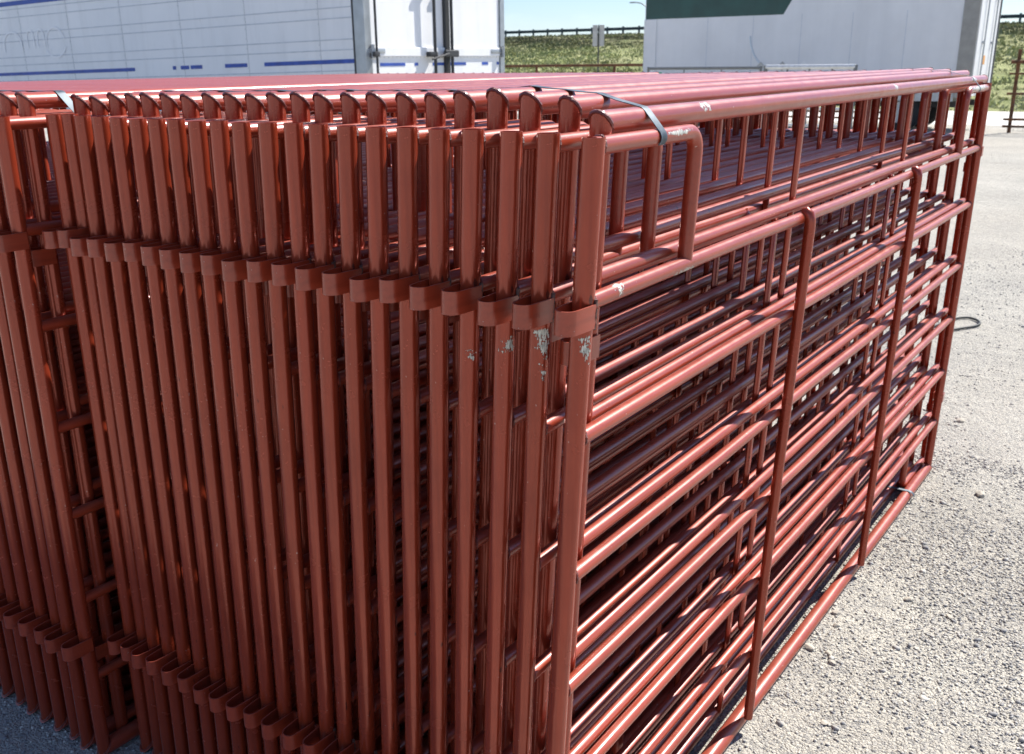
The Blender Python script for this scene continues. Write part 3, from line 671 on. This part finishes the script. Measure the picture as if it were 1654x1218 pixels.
# ------------------------------------------------------------------ rusty pipe and mesh fence behind
def fence(y0, y1, label):
    X = 24.9 if y1 <= 3.0 else 27.0
    G = empty('pipe_fence', (X, y0, GZ), label, 'fence', 'rusty pipe fence along the yard edge'); g = -GZ; L = y1-y0; n = max(1, round(L/2.9))
    for i in range(n+1):
        y = L*i/n; link('fence_post', TUBE([(0, y, 0), (0, y, 1.88 if y1 < 4 else 1.61)], .042, 12), RUST, G)
    for z, r in ((1.60, .042), (1.34, .022), (.89, .028), (.31, .028), (.15, .028)):
        link('fence_rail', TUBE([(-.05, -.15, z), (-.05, L+.15, z)], r, 10), RUST, G)
    bm = bmesh.new()
    for y in np.arange(0, L, .1): sweep(bm, [(-.08, y, .05), (-.08, y, .92)], .0028, 4, cap=False)
    for z in np.arange(.05, .95, .1): sweep(bm, [(-.08, 0, z), (-.08, L, z)], .0028, 4, cap=False)
    link('wire_mesh', bm, GREYPIPE, G)
fence(-11.5, 3.0, 'rusty pipe fence with wire mesh right of the grey trailer')
fence(6.0, 29.5, 'rusty pipe fence running behind both trailers below the grassy slope')
# ------------------------------------------------------------------ guardrail, sign, street lamp, litter
def guardrail():
    G = empty('guardrail', (95.5, -20, 4.3), 'dark guardrail with evenly spaced posts along the top of the embankment', 'guardrail'); L = 112
    bm = bmesh.new(); pr_ = [(0, 0), (-.06, .05), (-.06, .1), (0, .155), (-.06, .21), (-.06, .26), (0, .31)]
    A = [bm.verts.new((a-.1, 0, .52+b)) for a, b in pr_]; B = [bm.verts.new((a-.1, L, .52+b)) for a, b in pr_]
    A2 = [bm.verts.new((a-.09, 0, .52+b)) for a, b in pr_]; B2 = [bm.verts.new((a-.09, L, .52+b)) for a, b in pr_]
    for i in range(6): bm.faces.new((A[i], A[i+1], B[i+1], B[i])); bm.faces.new((A2[i], B2[i], B2[i+1], A2[i+1]))
    link('beam', bm, RAILS, G, smooth=False)
    for y in np.arange(.9, L, 1.905):
        bm = BOX(-.28, -.13, y-.09, y+.09, -.2, .92); link('rail_post', bm, RAILS, G, smooth=False)
guardrail()
def signs():
    G = empty('road_sign', (35.75, 20.4, GZ), 'two narrow grey sign panels seen from behind on one thin post in the grassy gap', 'sign')
    link('pole', TUBE([(0, 0, -.02), (0, 0, 3.15)], .03, 10), DARK, G)
    for a in (-1, 1):
        n = Vector((-.81, -.58, 0)).normalized(); t = Vector((-.58, .81, 0)).normalized()
        c = t*(.14*a); bm = bmesh.new(); vs = []
        for dn_ in (-.045, -.055):
            vs.append([bm.verts.new((c+t*.1*sx)-n*dn_*-1+Vector((0, 0, z))) for sx, z in ((-1, 2.32), (1, 2.32), (1, 3.15), (-1, 3.15))])
        bm.faces.new(vs[0]); bm.faces.new(vs[1][::-1])
        for i in range(4): bm.faces.new((vs[0][i], vs[0][(i+1) % 4], vs[1][(i+1) % 4], vs[1][i]))
        bmesh.ops.recalc_face_normals(bm, faces=bm.faces); link('sign_panel', bm, SIGNB, G, smooth=False)
signs()
def lamp():
    G = empty('street_lamp', (113.2, 57.2, 4.5), 'thin curved arm street lamp rising beyond the guardrail', 'street lamp')
    link('pole', TUBE([(0, 0, 0), (0, 0, 1.2), (0, .1, 2.6), (0, .6, 3.5), (0, 1.4, 4.0), (0, 2.3, 4.15)], .07, 8), SIGNB, G)
    link('lamp_head', BOX(-.12, .12, 2.2, 3.0, 4.05, 4.2, bev=.04), SIGNB, G)
lamp()
bm = bmesh.new(); v0, f0 = ico(1); vs = [bm.verts.new((v[0]*.12, v[1]*.28*(1+.3*math.sin(i*3)), v[2]*.09)) for i, v in enumerate(v0)]; [bm.faces.new([vs[i] for i in f]) for f in f0]
o = link('litter_bag', bm, WHITE, smooth=False); o.location = (44.5, 26.6, hz(44.5)+.07); tag(o, 'small white scrap of litter on the grass beside the sign post', 'litter')
# hose loop lying on the gravel
pts = []
for i in range(29):
    t = i/28; a = -2.0+4.0*t; pts.append((5.50+.36*math.cos(a*.9)*1.0-.12*abs(a)*.5, .40+.17*math.sin(a*.8)-.0, GZ+.011))
C_ = [(5.20, .62), (5.55, .545), (5.795, .479), (5.866, .43), (5.875, .385), (5.828, .335), (5.746, .31), (5.659, .33), (5.543, .40), (5.40, .475), (5.2, .56)]
sm = []
for i in range(len(C_)-1):
    p0, p1, p2, p3 = [Vector(C_[min(max(j, 0), len(C_)-1)]) for j in (i-1, i, i+1, i+2)]
    for k in range(5):
        t = k/5; q = .5*((2*p1)+(p2-p0)*t+(2*p0-5*p1+4*p2-p3)*t*t+(3*p1-p0-3*p2+p3)*t**3); sm.append((q.x, q.y, GZ+.012))
tag(link('hose', TUBE(sm, .008, 10), CABLE), 'black rubber hose loop lying on the gravel past the far posts', 'hose')
